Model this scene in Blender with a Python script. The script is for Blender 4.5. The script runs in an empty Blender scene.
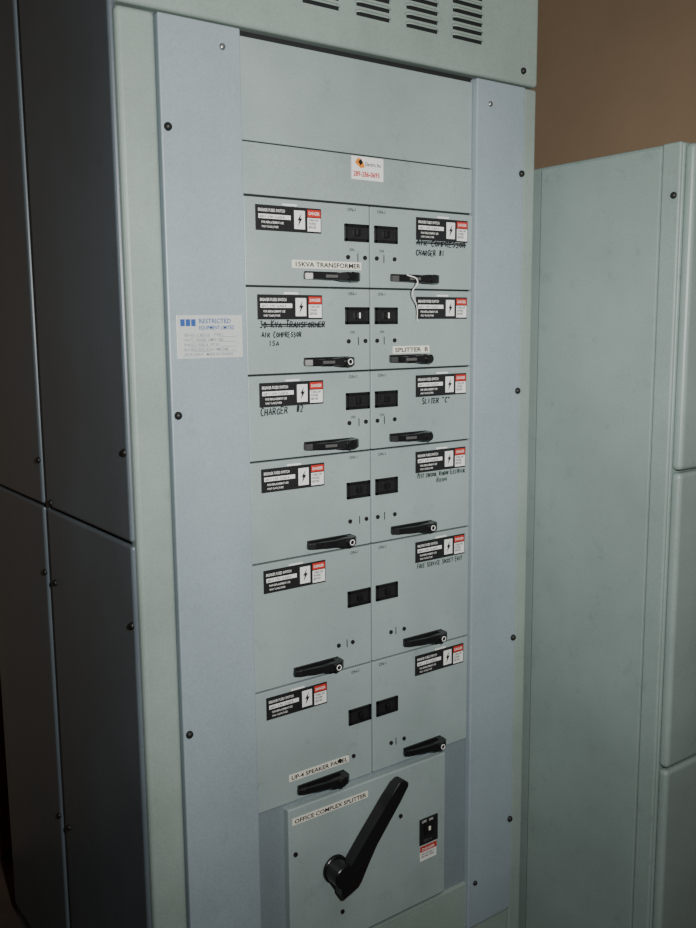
import bpy, bmesh, math, random
from mathutils import Matrix, Vector
random.seed(4)
scene = bpy.context.scene
coll = scene.collection

# ------------------------------------------------------------------ materials
def new_mat(name):
    m = bpy.data.materials.new(name); m.use_nodes = True
    nt = m.node_tree
    return m, nt, nt.nodes['Principled BSDF']

def paint(name, col, rough=0.45, var=0.10, scale=3.0, speck=0.06, bump=0.03, metallic=0.0, streak=0.0, scuff=0.0):
    m, nt, b = new_mat(name)
    N, L = nt.nodes, nt.links
    tc = N.new('ShaderNodeTexCoord')
    n1 = N.new('ShaderNodeTexNoise'); n1.inputs['Scale'].default_value = scale
    n1.inputs['Detail'].default_value = 5; n1.inputs['Roughness'].default_value = 0.6
    n2 = N.new('ShaderNodeTexNoise'); n2.inputs['Scale'].default_value = 260
    n2.inputs['Detail'].default_value = 2
    L.new(tc.outputs['Object'], n1.inputs['Vector']); L.new(tc.outputs['Object'], n2.inputs['Vector'])
    def rng(src, a, lo=.3, hi=.7):
        r = N.new('ShaderNodeMapRange'); r.inputs['From Min'].default_value = lo; r.inputs['From Max'].default_value = hi
        r.inputs['To Min'].default_value = 1 - a; r.inputs['To Max'].default_value = 1 + a
        L.new(src, r.inputs['Value']); return r.outputs[0]
    def mul(a, c):
        mu = N.new('ShaderNodeMath'); mu.operation = 'MULTIPLY'; L.new(a, mu.inputs[0]); L.new(c, mu.inputs[1]); return mu.outputs[0]
    last = mul(rng(n1.outputs['Fac'], var), rng(n2.outputs['Fac'], speck))
    if streak:
        mp = N.new('ShaderNodeMapping'); mp.inputs['Scale'].default_value = (6, 6, 1.2)
        n3 = N.new('ShaderNodeTexNoise'); n3.inputs['Scale'].default_value = 1.5; n3.inputs['Detail'].default_value = 4
        L.new(tc.outputs['Object'], mp.inputs['Vector']); L.new(mp.outputs[0], n3.inputs['Vector'])
        last = mul(last, rng(n3.outputs['Fac'], streak))
    if scuff:   # sparse dirty smudges
        n4 = N.new('ShaderNodeTexNoise'); n4.inputs['Scale'].default_value = 22; n4.inputs['Detail'].default_value = 8
        n4.inputs['Roughness'].default_value = .7
        L.new(tc.outputs['Object'], n4.inputs['Vector'])
        r = N.new('ShaderNodeMapRange'); r.inputs['From Min'].default_value = .58; r.inputs['From Max'].default_value = .70
        r.inputs['To Min'].default_value = 1; r.inputs['To Max'].default_value = 1 - scuff
        L.new(n4.outputs['Fac'], r.inputs['Value']); last = mul(last, r.outputs[0])
    vm = N.new('ShaderNodeVectorMath'); vm.operation = 'SCALE'
    vm.inputs[0].default_value = col
    L.new(last, vm.inputs['Scale'])
    L.new(vm.outputs[0], b.inputs['Base Color'])
    rr = N.new('ShaderNodeMapRange'); rr.inputs['From Min'].default_value = .3; rr.inputs['From Max'].default_value = .7
    rr.inputs['To Min'].default_value = rough - .05; rr.inputs['To Max'].default_value = rough + .06
    L.new(n1.outputs['Fac'], rr.inputs['Value']); L.new(rr.outputs[0], b.inputs['Roughness'])
    b.inputs['Metallic'].default_value = metallic
    if bump:
        bp = N.new('ShaderNodeBump'); bp.inputs['Strength'].default_value = bump
        bp.inputs['Distance'].default_value = 0.002
        L.new(n2.outputs['Fac'], bp.inputs['Height']); L.new(bp.outputs[0], b.inputs['Normal'])
    return m

M_door = paint('paint_door_grey', (.300, .368, .366), .38, var=.12, streak=.03, scuff=.12)
M_strip = paint('paint_strip_bluegrey', (.292, .358, .398), .42, var=.08, streak=.03, scuff=.08)
M_frame = paint('paint_frame_greengrey', (.280, .350, .318), .42, var=.13, streak=.04, scuff=.12)
M_side = paint('paint_side_shaded', (.115, .142, .165), .42, var=.14, streak=.04, scuff=.1)  # cabinet paint darkened: shade on the left side is put into the colour
M_fill = paint('paint_filler', (.20, .245, .27), .42, var=.10)
M_right = paint('paint_right_cabinet', (.240, .305, .288), .40, var=.15, scale=2.2, speck=.06, bump=.015, streak=.02, scuff=.14)
M_dark = paint('gap_dark', (.010, .011, .012), .8, bump=0)
M_black = paint('black_plastic', (.010, .010, .011), .30, bump=0)
M_blackmat = paint('black_label', (.012, .012, .014), .5, bump=0)
M_grip = paint('handle_mark_grey', (.09, .09, .09), .4, bump=0)
M_bolt = paint('bolt_black', (.010, .010, .010), .5, bump=0)
M_steel = paint('screw_steel', (.4, .4, .4), .35, metallic=.9, bump=0)
M_white = paint('label_white', (.80, .81, .79), .5, var=.04, speck=.02, bump=0)
M_cream = paint('tape_cream', (.74, .73, .64), .45, var=.04, speck=.02, bump=0)
M_red = paint('label_red', (.5, .035, .025), .5, bump=0)
M_orange = paint('sticker_orange', (.75, .25, .03), .5, bump=0)
M_ink = paint('ink_black', (.005, .005, .007), .6, bump=0)
M_green_ink = paint('ink_green', (.006, .025, .016), .6, bump=0)
M_blue = paint('nameplate_blue', (.04, .10, .32), .4, bump=0)
M_plate = paint('nameplate_silver', (.56, .60, .58), .38, var=.05, metallic=.1, bump=0)
M_textgrey = paint('text_grey', (.22, .25, .30), .5, bump=0)
M_string = paint('string_white', (.7, .7, .66), .7, bump=0)
M_wall = paint('wall_paint_tan', (.40, .285, .185), .8, var=.10, scale=1.5, speck=.04, bump=.2)
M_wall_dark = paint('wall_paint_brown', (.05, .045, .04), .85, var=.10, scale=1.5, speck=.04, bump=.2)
M_floor = paint('floor_concrete', (.10, .07, .055), .8, var=.25, scale=4, speck=.15, bump=.3)
M_ceil = paint('ceiling_paint', (.3, .28, .25), .9)

# ------------------------------------------------------------------ builders
def link(ob, parent=None):
    coll.objects.link(ob)
    if parent: ob.parent = parent
    return ob

def empty(name, loc=(0, 0, 0)):
    e = bpy.data.objects.new(name, None); e.empty_display_size = .1
    coll.objects.link(e); return e

def bm_box(bm, x0, x1, y0, y1, z0, z1, bevel=0, seg=2):
    vs = [bm.verts.new(p) for p in [(x0,y0,z0),(x1,y0,z0),(x1,y1,z0),(x0,y1,z0),(x0,y0,z1),(x1,y0,z1),(x1,y1,z1),(x0,y1,z1)]]
    fs = [bm.faces.new([vs[i] for i in f]) for f in [(0,1,5,4),(1,2,6,5),(2,3,7,6),(3,0,4,7),(4,5,6,7),(3,2,1,0)]]
    if bevel:
        es = list({e for f in fs for e in f.edges})
        bmesh.ops.bevel(bm, geom=es, offset=bevel, segments=seg, affect='EDGES', profile=.5)

def finish(bm, name, mat, parent, smooth=False):
    bmesh.ops.recalc_face_normals(bm, faces=bm.faces)
    me = bpy.data.meshes.new(name); bm.to_mesh(me); bm.free()
    me.materials.append(mat)
    if smooth:
        for p in me.polygons: p.use_smooth = True
    return link(bpy.data.objects.new(name, me), parent)

def box(name, x0, x1, y0, y1, z0, z1, mat, parent=None, bevel=0, seg=2):
    bm = bmesh.new(); bm_box(bm, x0, x1, y0, y1, z0, z1, bevel, seg)
    return finish(bm, name, mat, parent)

def boxes(name, lst, mat, parent=None, bevel=0):
    bm = bmesh.new()
    for b in lst: bm_box(bm, *b, bevel=bevel)
    return finish(bm, name, mat, parent)

def bm_cyl(bm, c, axis, r, depth, seg=20, r2=None):
    rot = {'y': Matrix.Rotation(math.radians(90), 4, 'X'), 'x': Matrix.Rotation(math.radians(90), 4, 'Y'), 'z': Matrix()}[axis]
    bmesh.ops.create_cone(bm, cap_ends=True, segments=seg, radius1=r, radius2=r if r2 is None else r2,
                          depth=depth, matrix=Matrix.Translation(c) @ rot)

def bolts(name, pts, axis, r, depth, mat, parent, seg=12):
    bm = bmesh.new()
    for p in pts:
        bmesh.ops.create_uvsphere(bm, u_segments=seg, v_segments=8, radius=1,
            matrix=Matrix.Translation(p) @ Matrix.Diagonal((depth if axis == 'x' else r, depth if axis == 'y' else r, r, 1)))
    return finish(bm, name, mat, parent, True)

def dots(name, pts, r, depth, mat, parent):
    bm = bmesh.new()
    for (x, y, z) in pts: bm_cyl(bm, (x, y - depth/2, z), 'y', r, depth, 16)
    return finish(bm, name, mat, parent)

def prism(name, poly, y0, y1, mat, parent, bevel=0, smooth=False):
    bm = bmesh.new()
    a = [bm.verts.new((x, y0, z)) for x, z in poly]; b = [bm.verts.new((x, y1, z)) for x, z in poly]
    n = len(poly); bm.faces.new(a); bm.faces.new(b[::-1])
    for i in range(n): bm.faces.new([a[i], b[i], b[(i+1) % n], a[(i+1) % n]])
    if bevel: bmesh.ops.bevel(bm, geom=list(bm.edges), offset=bevel, segments=2, affect='EDGES')
    return finish(bm, name, mat, parent, smooth)

def text(name, s, x, z, y, size, mat, parent, rot=0, align='LEFT', shear=0, sx=1.0, bold=.012):
    cu = bpy.data.curves.new(name, 'FONT'); cu.body = s; cu.size = size; cu.align_x = align
    cu.shear = shear; cu.resolution_u = 2; cu.offset = size * bold
    cu.materials.append(mat)
    ob = bpy.data.objects.new(name, cu)
    ob.matrix_world = Matrix.Translation((x, y, z)) @ Matrix.Rotation(rot, 4, 'Y') @ Matrix.Rotation(math.radians(90), 4, 'X') @ Matrix.Diagonal((sx, 1, 1, 1))
    return link(ob, parent)

G = {'A': ['00 .4,1 .8,0', '.15,.35 .65,.35'], 'B': ['00 0,1 .5,1 .6,.8 .5,.55 0,.5', '.5,.55 .7,.3 .5,0 00'], 'C': ['.7,.85 .4,1 .05,.7 .05,.3 .35,0 .7,.1'],
 'D': ['00 0,1 .45,.95 .7,.5 .45,.05 00'], 'E': ['.65,0 00 0,1 .65,1', '0,.5 .5,.5'], 'F': ['00 0,1 .65,1', '0,.5 .5,.5'], 'G': ['.7,.85 .4,1 .05,.7 .05,.3 .35,0 .7,.15 .7,.45 .45,.45'],
 'H': ['00 0,1', '.65,0 .65,1', '0,.5 .65,.5'], 'I': ['.3,0 .3,1'], 'K': ['00 0,1', '.6,1 0,.45 .65,0'], 'L': ['0,1 00 .6,0'], 'M': ['00 .05,1 .4,.35 .75,1 .8,0'],
 'N': ['00 0,1 .65,0 .65,1'], 'O': ['.35,1 .05,.7 .05,.3 .35,0 .65,.3 .65,.7 .35,1'], 'P': ['00 0,1 .5,1 .65,.75 .5,.5 0,.48'], 'R': ['00 0,1 .5,1 .62,.75 .45,.52 0,.5', '.3,.5 .68,0'],
 'S': ['.65,.88 .35,1 .08,.78 .2,.55 .55,.45 .65,.2 .35,0 .02,.12'], 'T': ['.35,0 .35,1', '0,1 .72,1'], 'U': ['0,1 .02,.25 .3,0 .6,.25 .65,1'], 'V': ['0,1 .35,0 .7,1'],
 'W': ['0,1 .2,0 .4,.7 .6,0 .8,1'], 'X': ['00 .65,1', '0,1 .65,0'], 'Y': ['0,1 .33,.5 .66,1', '.33,.5 .33,0'], 'Z': ['0,1 .65,1 00 .65,0'],
 '0': ['.35,1 .05,.7 .05,.3 .35,0 .65,.3 .65,.7 .35,1'], '1': ['.2,.8 .35,1 .35,0'], '2': ['.02,.8 .3,1 .6,.8 .5,.5 00 .65,0'], '3': ['.05,.95 .5,1 .6,.75 .25,.55 .65,.35 .5,0 .02,.08'],
 '5': ['.6,1 .1,1 .08,.6 .5,.6 .6,.25 .35,0 .02,.1'], '#': ['.2,0 .3,1', '.5,0 .6,1', '0,.35 .75,.35', '.05,.7 .8,.7'], '"': ['.15,1 .12,.75', '.4,1 .37,.75']}
def hand(i, s, x, z, h, width, mat, parent, thick=.00115, drop=0, y=-.0006):
    adv = width / len(s); cu = bpy.data.curves.new('handwriting_%s' % i, 'CURVE'); cu.dimensions = '3D'
    cu.bevel_depth = thick; cu.bevel_resolution = 1
    rnd = random.Random(sum(map(ord, s)))
    for k, ch in enumerate(s):
        if ch not in G: continue
        big = 1.12 if (k == 0 or s[k-1] == ' ') else .9
        jz = rnd.uniform(-.06, .06)*h; sc = rnd.uniform(.9, 1.08)*big
        for st in G[ch]:
            P = [(0, 0) if t == '00' else tuple(map(float, t.split(','))) for t in st.split()]
            sp = cu.splines.new('POLY'); sp.points.add(len(P)-1)
            for q, (u, v) in zip(sp.points, P):
                u += rnd.uniform(-.04, .04) + v*.12; v += rnd.uniform(-.04, .04)
                q.co = (x + adv*k + u*adv*.95, y, z + jz + v*h*sc - drop*k/len(s), 1)
    cu.materials.append(mat)
    return link(bpy.data.objects.new('handwriting_%s' % i, cu), parent)

# ------------------------------------------------------------------ room
room_x0, room_x1, room_y0, room_y1, room_h = -1.6, 2.62, -3.2, 1.25, 3.0
box('floor', room_x0-.1, room_x1+.1, room_y0-.1, room_y1+.1, -.1, 0, M_floor)
box('ceiling', room_x0-.1, room_x1+.1, room_y0-.1, room_y1+.1, room_h, room_h+.1, M_ceil)
box('wall_back', room_x0-.1, room_x1+.1, room_y1, room_y1+.1, 0, room_h, M_wall)
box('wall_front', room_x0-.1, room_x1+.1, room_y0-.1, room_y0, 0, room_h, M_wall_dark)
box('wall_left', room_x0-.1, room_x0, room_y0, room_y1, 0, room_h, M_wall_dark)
box('wall_right', room_x1, room_x1+.1, room_y0, room_y1, 0, room_h, M_wall)

# ------------------------------------------------------------------ main switchgear cabinet
C = empty('switchgear_cabinet')
XL, XR = .644, 1.636
TOPZ = 2.62
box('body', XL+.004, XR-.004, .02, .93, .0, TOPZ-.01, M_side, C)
box('corner_post_a', XL, .7135, -.003, .03, 0, 2.118, M_frame, C, .009, 4)
box('corner_post_b', 1.594, XR, -.003, .03, 0, 2.118, M_frame, C, .006, 3)
box('corner_post_top', XL, XR, -.006, .03, 2.1225, TOPZ, M_frame, C, .008, 4)
box('sill', .715, 1.592, -.001, .03, 0, .262, M_frame, C, .003)
box('sill_lip', .872, 1.446, -.003, .02, .262, .270, M_frame, C, .001)
YS = -.009
box('cover_strip_a', .7150, .8715, YS, .02, .15, 2.1165, M_strip, C, .0025)
box('cover_strip_b', 1.4465, 1.5925, YS, .02, .15, 2.1165, M_strip, C, .0025)
box('recess', .870, 1.450, .012, .019, .26, 2.12, M_dark, C)
box('blank_panel_upper', .8740, 1.4440, .004, .012, 1.9325, 2.109, M_door, C, .0015)
box('blank_panel_lower', .8740, 1.4440, .002, .012, 1.8385, 1.9300, M_door, C, .0015)
box('filler_panel', .8735, 1.4445, .006, .012, .268, .635, M_fill, C, .001)

gx = [(1.003, 1.090), (1.126, 1.212), (1.250, 1.337), (1.374, 1.462)]
bmd = bmesh.new(); bmh = bmesh.new()
yv = -.006
for (a, b) in gx:
    for k in range(9):
        z = 2.190 + k * .0172
        bm_box(bmd, a+.003, b-.003, yv-.0008, yv, z - .005, z + .0035)
        n = 10
        prof = [(0, .0105), (-.004, .0095), (-.0075, .0065), (-.0075, .0035), (-.0055, .0035), (-.003, .006), (0, .0075)]
        rings = []
        for i in range(n + 1):
            t = i / n; x = a + (b - a) * t
            s = min(1, math.sin(math.pi * min(max(t, .02), .98)) * 4)
            rings.append([bmh.verts.new((x, yv + py * s, z + (pz - .0035) * (.55 + .45 * s))) for py, pz in prof])
        for i in range(n):
            for j in range(len(prof) - 1):
                bmh.faces.new([rings[i][j], rings[i+1][j], rings[i+1][j+1], rings[i][j+1]])
finish(bmd, 'louvre_slots', M_dark, C)
finish(bmh, 'louvre_hoods', M_frame, C, True)

seam = 1.222
for i, (ya, yb) in enumerate([(.010, .452), (.480, .905)]):
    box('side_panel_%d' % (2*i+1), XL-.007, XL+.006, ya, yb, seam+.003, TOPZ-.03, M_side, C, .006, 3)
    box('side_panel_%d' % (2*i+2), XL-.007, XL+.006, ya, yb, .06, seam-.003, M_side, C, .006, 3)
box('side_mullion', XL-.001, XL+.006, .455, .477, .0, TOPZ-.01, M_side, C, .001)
side_b = []
for (y, zs) in [(.021, (1.385, 1.072, .2)), (.424, (1.236, 1.062, .5)), (.488, (1.32, 1.072, .5))]:
    for z in zs: side_b.append((XL-.0075, y, z))
bolts('side_bolts', side_b, 'x', .0072, .006, M_bolt, C)

fb = [(.7265, YS-.001, z) for z in (1.935, 1.446, .852)] + [(1.584, YS-.001, z) for z in (1.932, 1.449, .858, .392)]
bolts('cover_bolts', fb, 'y', .0074, .007, M_bolt, C)
bolts('cover_screws', [(.835, YS-.0005, 2.080), (1.485, YS-.0005, 2.068)], 'y', .006, .004, M_steel, C)
bolts('sill_bolt', [(1.468, YS-.0005, .265)], 'y', .006, .006, M_bolt, C)
bolts('top_bolts', [(1.587, -.0065, 2.151)], 'y', .0072, .007, M_bolt, C)

# ------------------------------------------------------------------ breaker doors
ZR = [1.836, 1.674, 1.510, 1.3465, 1.148, .890, .637]
XM = 1.1635
cols = [(.8750, XM - .0015), (XM + .0015, 1.4440)]
win_off = [.038, .037, .043, .062, .092, .092]

def warning_label(P, i, x, zt, W=.146, H=.046):
    box('warning_label_%s' % i, x, x+W, -.0012, .0005, zt-H, zt, M_blackmat, P, .0003)
    y = -.0018
    boxes('label_white_%s' % i, [(x+.084, x+.108, y, -.001, zt-H+.006, zt-.006),
                                 (x+.114, x+W-.002, y, -.001, zt-H+.003, zt-.018),
                                 (x+.006, x+.076, y, -.001, zt-.0245, zt-.0165),
                                 (x+.058, x+.090, y, -.001, zt+.001, zt+.0045)], M_white, P)
    box('label_red_%s' % i, x+.114, x+W-.002, y, -.001, zt-.0165, zt-.003, M_red, P)
    cx, cz = x+.096, zt-H/2
    prism('label_bolt_%s' % i, [(cx+.004, cz+.012), (cx-.005, cz-.001), (cx-.001, cz-.001), (cx-.004, cz-.012), (cx+.006, cz+.003), (cx+.001, cz+.003)], -.0024, -.0016, M_ink, P)
    text('label_text_a_%s' % i, 'BREAKER FUSED SWITCH', x+.005, zt-.012, -.0020, .0078, M_white, P, sx=.66)
    text('label_text_b_%s' % i, '600 V  3 PH  CLASS R', x+.008, zt-.0232, -.0022, .0066, M_ink, P, sx=.9)
    text('label_text_c_%s' % i, 'FOR REPLACEMENT USE', x+.012, zt-.033, -.0020, .0056, M_white, P, sx=.8)
    text('label_text_d_%s' % i, 'ONLY CLASS J FUSES', x+.012, zt-.0405, -.0020, .0050, M_white, P, sx=.8)
    text('label_text_e_%s' % i, 'DANGER', x+.116, zt-.0125, -.0024, .0082, M_white, P, sx=.75)
    text('label_text_f_%s' % i, 'TURN OFF\nPOWER\nBEFORE', x+.116, zt-.0245, -.0024, .0065, M_ink, P, sx=.75)

def window(P, i, x, zt, W=.059, H=.034):
    boxes('switch_bezel_%s' % i, [(x, x+W, -.004, .001, zt-.006, zt), (x, x+W, -.004, .001, zt-H, zt-H+.006),
                                  (x, x+.006, -.004, .001, zt-H, zt), (x+W-.006, x+W, -.004, .001, zt-H, zt)], M_black, P, .0008)
    box('switch_slot_%s' % i, x+.004, x+W-.004, -.0012, .001, zt-H+.004, zt-.004, M_blackmat, P)
    box('switch_toggle_%s' % i, x+W*.40, x+W*.60, -.010, 0, zt-H+.011, zt-.010, M_black, P, .0015)
    if i[1] == '2': box('switch_mark_%s' % i, x+W*.47, x+W*.53, -.0106, -.0095, zt-H+.012, zt-.011, M_white, P)

def bm_prof(bm, pts, zc, hz, x0=0):
    a = [bm.verts.new((x0+x, y, zc-k)) for (x, y), k in zip(pts, hz)]
    b = [bm.verts.new((x0+x, y, zc+k)) for (x, y), k in zip(pts, hz)]
    n = len(pts); bm.faces.new(a); bm.faces.new(b[::-1])
    for k in range(n): bm.faces.new([a[k], b[k], b[(k+1) % n], a[(k+1) % n]])

def handle(P, i, xc, zc, ring=True, L=.122):
    h = L/2
    box('handle_base_%s' % i, xc-h*.96, xc+h, -.0045, .001, zc-.0045, zc+.0095, M_black, P, .0015)
    bm = bmesh.new()
    outer = [(-h, -.003), (-h-.001, -.011), (-h+.012, -.0175), (-h+.030, -.0205), (-.016, -.023), (.006, -.0255), (.022, -.030), (.040, -.032), (h-.010, -.030), (h-.001, -.022), (h+.001, -.010), (h, -.003)]
    inner = [(h-.016, -.003), (h-.018, -.015), (.016, -.018), (.0, -.0155), (-.020, -.013), (-h+.022, -.0105), (-h+.014, -.003)]
    pts = outer + inner
    hz = [.0056 if x < -.02 else (.0062 if x < .015 else .0086) for (x, y) in pts]
    bm_prof(bm, pts, zc, hz, xc)
    bmesh.ops.triangulate(bm, faces=[f for f in bm.faces if len(f.verts) > 4])
    bmesh.ops.bevel(bm, geom=[e for e in bm.edges if len(e.link_faces) == 2 and e.calc_face_angle(0) > .9], offset=.0012, segments=2, affect='EDGES')
    finish(bm, 'handle_lever_%s' % i, M_black, P)
    bm = bmesh.new(); bm_cyl(bm, (xc+.034, -.029, zc), 'y', .0090, .012, 20)
    bmesh.ops.bevel(bm, geom=[e for e in bm.edges if len(e.link_faces) == 2 and e.calc_face_angle(0) > 1], offset=.001, segments=2, affect='EDGES')
    finish(bm, 'handle_boss_%s' % i, M_black, P)
    if i[1] in '123':
        bm = bmesh.new()
        q = [(-.022, -.0224), (-.016, -.0232), (.004, -.0256), (.004, -.0250), (-.016, -.0226), (-.022, -.0218)]
        bm_prof(bm, q, zc, [.0028]*6, xc); finish(bm, 'handle_mark_%s' % i, M_grip, P)
    if ring:
        bm = bmesh.new(); R, r, n, m = .0052, .0010, 20, 8
        vs = [[bm.verts.new((xc+.034+(R+r*math.cos(q*2*math.pi/m))*math.cos(p*2*math.pi/n), -.0352+r*math.sin(q*2*math.pi/m),
               zc+(R+r*math.cos(q*2*math.pi/m))*math.sin(p*2*math.pi/n))) for q in range(m)] for p in range(n)]
        for p in range(n):
            for q in range(m): bm.faces.new([vs[p][q], vs[(p+1) % n][q], vs[(p+1) % n][(q+1) % m], vs[p][(q+1) % m]])
        finish(bm, 'handle_ring_%s' % i, M_white, P, True)

hx = {0: [1.062, 1.053, 1.056, 1.054, 1.018, 1.026], 1: [1.272, 1.262, 1.262, 1.271, 1.304, 1.304]}
hl = {0: [.122, .110, .122, .110, .112, .120], 1: [.118, .104, .104, .116, .114, .112]}
rings = {(0, 1), (0, 3), (0, 4), (1, 3), (1, 4), (1, 5)}
for c in range(2):
    x0, x1 = cols[c]
    for r in range(6):
        i = 'ab'[c] + str(r+1)
        zt, zb = ZR[r] - .0017, ZR[r+1] + .0017
        box('breaker_door_%s' % i, x0, x1, 0, .012, zb, zt, M_door, C, .0016)
        warning_label(C, i, .899 if c == 0 else 1.284, zt - .013)
        wx = 1.100 if c == 0 else 1.174
        window(C, i, wx, ZR[r] - win_off[r])
        handle(C, i, hx[c][r], zb + (.019 if r < 4 else .022), (c, r) in rings, hl[c][r])
        dz = zb + (.058 if r < 3 else .054)
        if r < 4: dx = (1.108, 1.150) if c == 0 else (1.180, 1.226)
        else: dx = (1.076, 1.112) if c == 0 else (1.215, 1.252)
        dots('latch_dots_%s' % i, [(dx[0], 0, dz), (dx[1], 0, dz)], .0044, .0025, M_bolt, C)
        mid = (dx[0]+dx[1])/2 + (.004 if c == 0 else -.004)
        boxes('latch_mark_%s' % i, [(mid-.0009, mid+.0009, -.0006, .001, dz-.008, dz+.008)], M_ink, C)
        text('door_code_%s' % i, 'ON-1', wx+.008, ZR[r]-.014, -.0004, .009, M_ink, C)
        if r in (0, 1, 2):
            text('window_code_%s' % i, 'ON', (1.112 if c == 0 else 1.187), ZR[r]-win_off[r]-.052, -.0004, .0075, M_ink, C)

def tape(i, s, x0, x1, zc, y, size, rot=0, h=.015):
    box('label_tape_%s' % i, x0, x1, y-.0008, y+.0004, zc-h/2, zc+h/2, M_cream, C)
    t = text('tape_text_%s' % i, s, x0+.005, zc-size*.36, y-.0013, size, M_ink, C, bold=.02)
    bpy.context.view_layer.update()
    w = t.dimensions.x or 1
    t.matrix_world = t.matrix_world @ Matrix.Diagonal(((x1-x0-.010)/w, 1, 1, 1))
tape('a', '15KVA TRANSFORMER', .977, 1.141, 1.717, 0, .0125)
tape('b', 'SPLITTER  B', 1.222, 1.322, 1.550, 0, .0125)
tape('c', 'UP-4 SPEAKER PANEL', .949, 1.100, .691, 0, .0125)

hand('a', '30 KVA TRANSFORMER', .903, 1.598, .0115, .150, M_ink, C)
boxes('strike_a', [(.907, 1.05, -.0018, -.0002, 1.6025, 1.6052), (.912, 1.048, -.0018, -.0002, 1.5995, 1.6010)], M_ink, C)
hand('b', 'AIR COMPRESSOR', .907, 1.580, .0100, .090, M_ink, C, .0010)
hand('c', '15A', .922, 1.564, .009, .024, M_ink, C, .0010)
hand('d', 'CHARGER  #2', .901, 1.433, .0135, .098, M_ink, C, drop=-.004)
hand('e', 'AIR COMPRESSOR', 1.286, 1.764, .0115, .140, M_ink, C)
boxes('strike_b', [(1.284, 1.425, -.0018, -.0002, 1.7685, 1.7712), (1.287, 1.422, -.0018, -.0002, 1.7722, 1.7737)], M_ink, C)
hand('f', 'CHARGER #1', 1.284, 1.744, .0115, .080, M_ink, C)
hand('g', 'SLITER "C"', 1.302, 1.434, .0120, .082, M_ink, C)
hand('h', 'PEST CONTROL WINDOW ELECTRICAL', 1.290, 1.274, .0085, .142, M_green_ink, C, .0008)
hand('i', 'ROOM', 1.345, 1.260, .0085, .03, M_green_ink, C, .0008)
hand('j', 'FREE SERVICE SOCKET EAST', 1.290, 1.074, .0095, .134, M_green_ink, C, .0008)

box('contractor_sticker', 1.120, 1.199, .0008, .0024, 1.884, 1.928, M_white, C)
prism('sticker_flash', [(1.128, 1.916), (1.136, 1.926), (1.148, 1.918), (1.152, 1.908), (1.142, 1.906), (1.136, 1.910)], .0002, .001, M_orange, C)
prism('sticker_mark', [(1.136, 1.918), (1.143, 1.924), (1.147, 1.916), (1.141, 1.911)], -.0002, .0006, M_ink, C)
text('sticker_text_a', 'Electric Inc', 1.153, 1.911, .0004, .0105, M_ink, C, sx=.85)
text('sticker_text_b', '289-286-0693', 1.124, 1.8905, .0004, .0135, M_red, C, sx=.86, bold=.03)

box('name_plate', .729, .860, YS-.0020, YS+.0002, 1.545, 1.621, M_plate, C, .0004)
yp = YS-.0026
boxes('name_plate_logo', [(.736+.0105*k, .7445+.0105*k, yp-.0002, yp+.0008, 1.602, 1.614) for k in range(3)], M_blue, C)
text('plate_text_a', 'RESTRICTED', .772, 1.607, yp, .0115, M_blue, C, sx=1.0)
text('plate_text_b', 'EQUIPMENT LIMITED', .772, 1.596, yp, .0095, M_blue, C, sx=.80)
for k, s in enumerate(['SER NO  C 4071-91    TYPE 1', 'VOLTS  347/600   AMPS 1200', 'PHASE 3  WIRE 4   HZ 60', 'BUS BRACING 50 KA  RMS SYM', 'DATE  JAN 91   MADE IN CANADA']):
    text('plate_text_%d' % k, s, .742, 1.584-.0085*k, yp, .0070, M_textgrey, C, sx=.9)
boxes('plate_lines', [(.757, .792, yp, yp+.0008, 1.5825-.0085*k, 1.5832-.0085*k) for k in range(4)] + [(.812, .847, yp, yp+.0008, 1.5825-.0085*k, 1.5832-.0085*k) for k in range(4)], M_textgrey, C)

cu = bpy.data.curves.new('string_tag', 'CURVE'); cu.dimensions = '3D'; cu.bevel_depth = .0013; cu.bevel_resolution = 2
sp = cu.splines.new('BEZIER'); P4 = [(1.240, -.024, 1.702), (1.256, -.038, 1.690), (1.250, -.030, 1.668), (1.272, -.018, 1.638), (1.281, -.008, 1.608)]
sp.bezier_points.add(len(P4)-1)
for b, p in zip(sp.bezier_points, P4): b.co = p; b.handle_left_type = b.handle_right_type = 'AUTO'
cu.materials.append(M_string); link(bpy.data.objects.new('string_tag', cu), C)

# ------------------------------------------------------------------ main disconnect
yD = -.012
box('disconnect_door', .938, 1.367, yD, .012, .284, .630, M_door, C, .003, 3)
tape('d', 'OFFICE COMPLEX SPLITTER', .947, 1.141, .602, yD, .0125)
dots('disconnect_latch', [(.953, yD, .530), (1.232, yD, .520), (1.07, yD, .355), (.953, yD, .33)], .0048, .003, M_bolt, C)
box('disconnect_switch_plate', 1.288, 1.342, yD-.003, yD+.001, .428, .490, M_blackmat, C, .001)
box('disconnect_switch_window', 1.300, 1.328, yD-.006, yD-.002, .450, .480, M_black, C, .001)
text('switch_plate_text', 'OFF   ON', 1.293, .4815, yD-.0035, .008, M_white, C)
text('switch_plate_text_b', '600 A', 1.298, .434, yD-.0035, .010, M_grip, C)
box('switch_toggle_mark', 1.311, 1.317, yD-.0075, yD-.005, .460, .470, M_cream, C, .001)
box('fuse_label', 1.290, 1.339, yD-.0012, yD+.0004, .388, .4235, M_white, C)
box('fuse_label_red', 1.290, 1.339, yD-.0018, yD-.0008, .410, .4235, M_red, C)
text('fuse_label_text', 'DANGER', 1.294, .4125, yD-.0021, .010, M_white, C, sx=.95)
text('fuse_label_text_b', 'DISCONNECT\nBEFORE OPEN', 1.293, .402, yD-.0016, .0065, M_ink, C, sx=.95)
bm = bmesh.new()
bm_cyl(bm, (1.050, yD-.004, .464), 'y', .030, .010, 40)
bm_cyl(bm, (1.048, yD-.025, .464), 'y', .025, .040, 40)
bmesh.ops.bevel(bm, geom=[e for e in bm.edges if len(e.link_faces) == 2 and e.calc_face_angle(0) > 1], offset=.003, segments=3, affect='EDGES')
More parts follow.
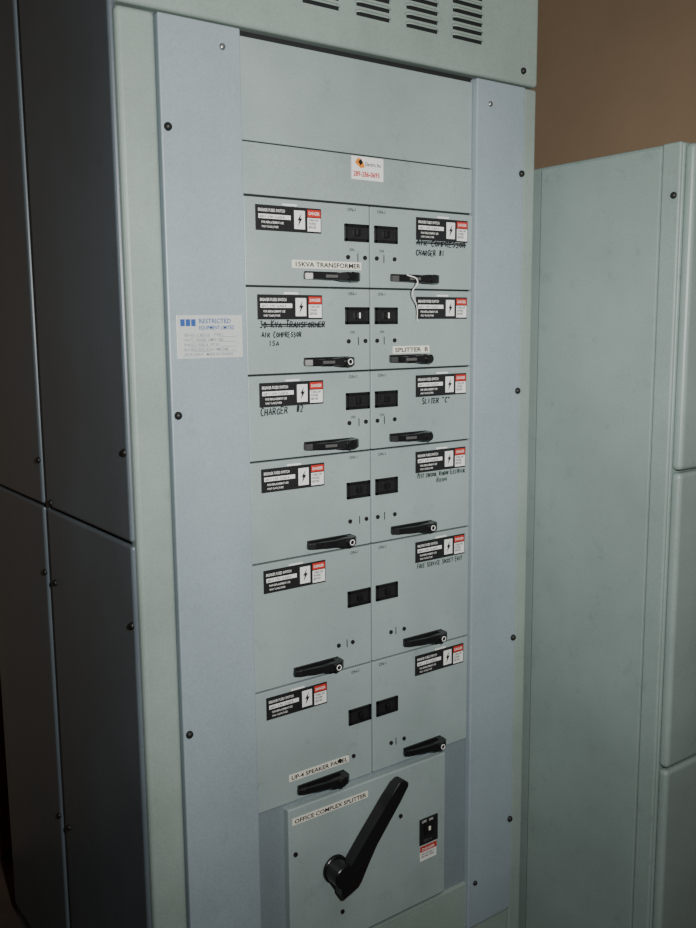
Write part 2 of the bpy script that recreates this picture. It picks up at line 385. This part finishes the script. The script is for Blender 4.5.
finish(bm, 'disconnect_hub', M_black, C)
base = Vector((1.058, .452)); tip = Vector((1.192, .642))
ax = (tip-base).normalized(); nx = Vector((-ax.y, ax.x))
prof = [(-.006, .016, .040), (-.020, .010, .040), (-.036, -.004, .040), (-.036, -.014, .040), (-.006, -.034, .041), (.006, -.033, .041), (.050, -.026, .044), (.090, -.020, .048),
        (.19, -.0155, .060), (.226, -.0145, .064), (.233, -.009, .065), (.233, .010, .065), (.225, .0155, .064), (.19, .0155, .060), (.09, .016, .048), (.04, .017, .044)]
bm = bmesh.new(); A, B = [], []
for s, w_, o in prof:
    v = base + ax*s + nx*w_
    A.append(bm.verts.new((v.x, yD-o-.004, v.y))); B.append(bm.verts.new((v.x, yD-o+.022, v.y)))
n = len(prof); bm.faces.new(A); bm.faces.new(B[::-1])
for k in range(n): bm.faces.new([A[k], B[k], B[(k+1) % n], A[(k+1) % n]])
bmesh.ops.bevel(bm, geom=list(bm.edges), offset=.0025, segments=3, affect='EDGES')
finish(bm, 'disconnect_lever', M_black, C)

# ------------------------------------------------------------------ right-hand cabinet
E = empty('electrical_enclosure')
rx, ry = 1.650, -.387
box('enclosure_body', rx, 2.56, ry+.012, .80, 0, 1.952, M_right, E, .006, 3)
box('side_sheet', rx-.004, rx+.004, ry+.060, -.012, .02, 1.946, M_right, E, .002)
box('side_flange', rx-.006, rx+.004, ry+.014, ry+.056, .0, 1.952, M_right, E, .004, 3)
for k, (a, b) in enumerate([(1.301, 1.948), (.653, 1.296), (.02, .648)]):
    box('front_panel_%d' % (k+1), rx+.004, 2.55, ry-.010, ry+.014, a, b, M_right, E, .010, 4)
bolts('enclosure_bolts', [(rx-.006, ry+.026, 1.85)], 'x', .007, .006, M_bolt, E)

# ------------------------------------------------------------------ lights
def area(name, loc, target, size, power, col, spread=180):
    l = bpy.data.lights.new(name, 'AREA'); l.size = size; l.energy = power; l.color = col; l.spread = math.radians(spread)
    o = bpy.data.objects.new(name, l); coll.objects.link(o); o.location = loc
    o.rotation_euler = (Vector(target)-Vector(loc)).to_track_quat('-Z', 'Y').to_euler()
    return o
area('flash_light', (.26, -1.52, 1.74), (1.36, 0, 1.56), .06, 17.5, (1, .985, .95), 112)
area('ceiling_light', (1.3, -1.4, 2.9), (1.3, -.6, 0), .9, 5, (1, .93, .82))
w = bpy.data.worlds.new('world'); scene.world = w; w.use_nodes = True
w.node_tree.nodes['Background'].inputs[0].default_value = (.5, .55, .6, 1)
w.node_tree.nodes['Background'].inputs[1].default_value = .1

# ------------------------------------------------------------------ camera
cd = bpy.data.cameras.new('camera'); cam = bpy.data.objects.new('camera', cd); coll.objects.link(cam)
right = Vector((.80447, -.59393, -.00849)); down = Vector((-.09416, -.11339, -.98908)); fwd = Vector((.58648, .79649, -.14715))
m = Matrix((( right.x, -down.x, -fwd.x, 0), (right.y, -down.y, -fwd.y, -1.5), (right.z, -down.z, -fwd.z, 1.6), (0, 0, 0, 1)))
cam.matrix_world = m
cd.lens = 36; cd.sensor_width = 36; cd.clip_start = .02
scene.camera = cam
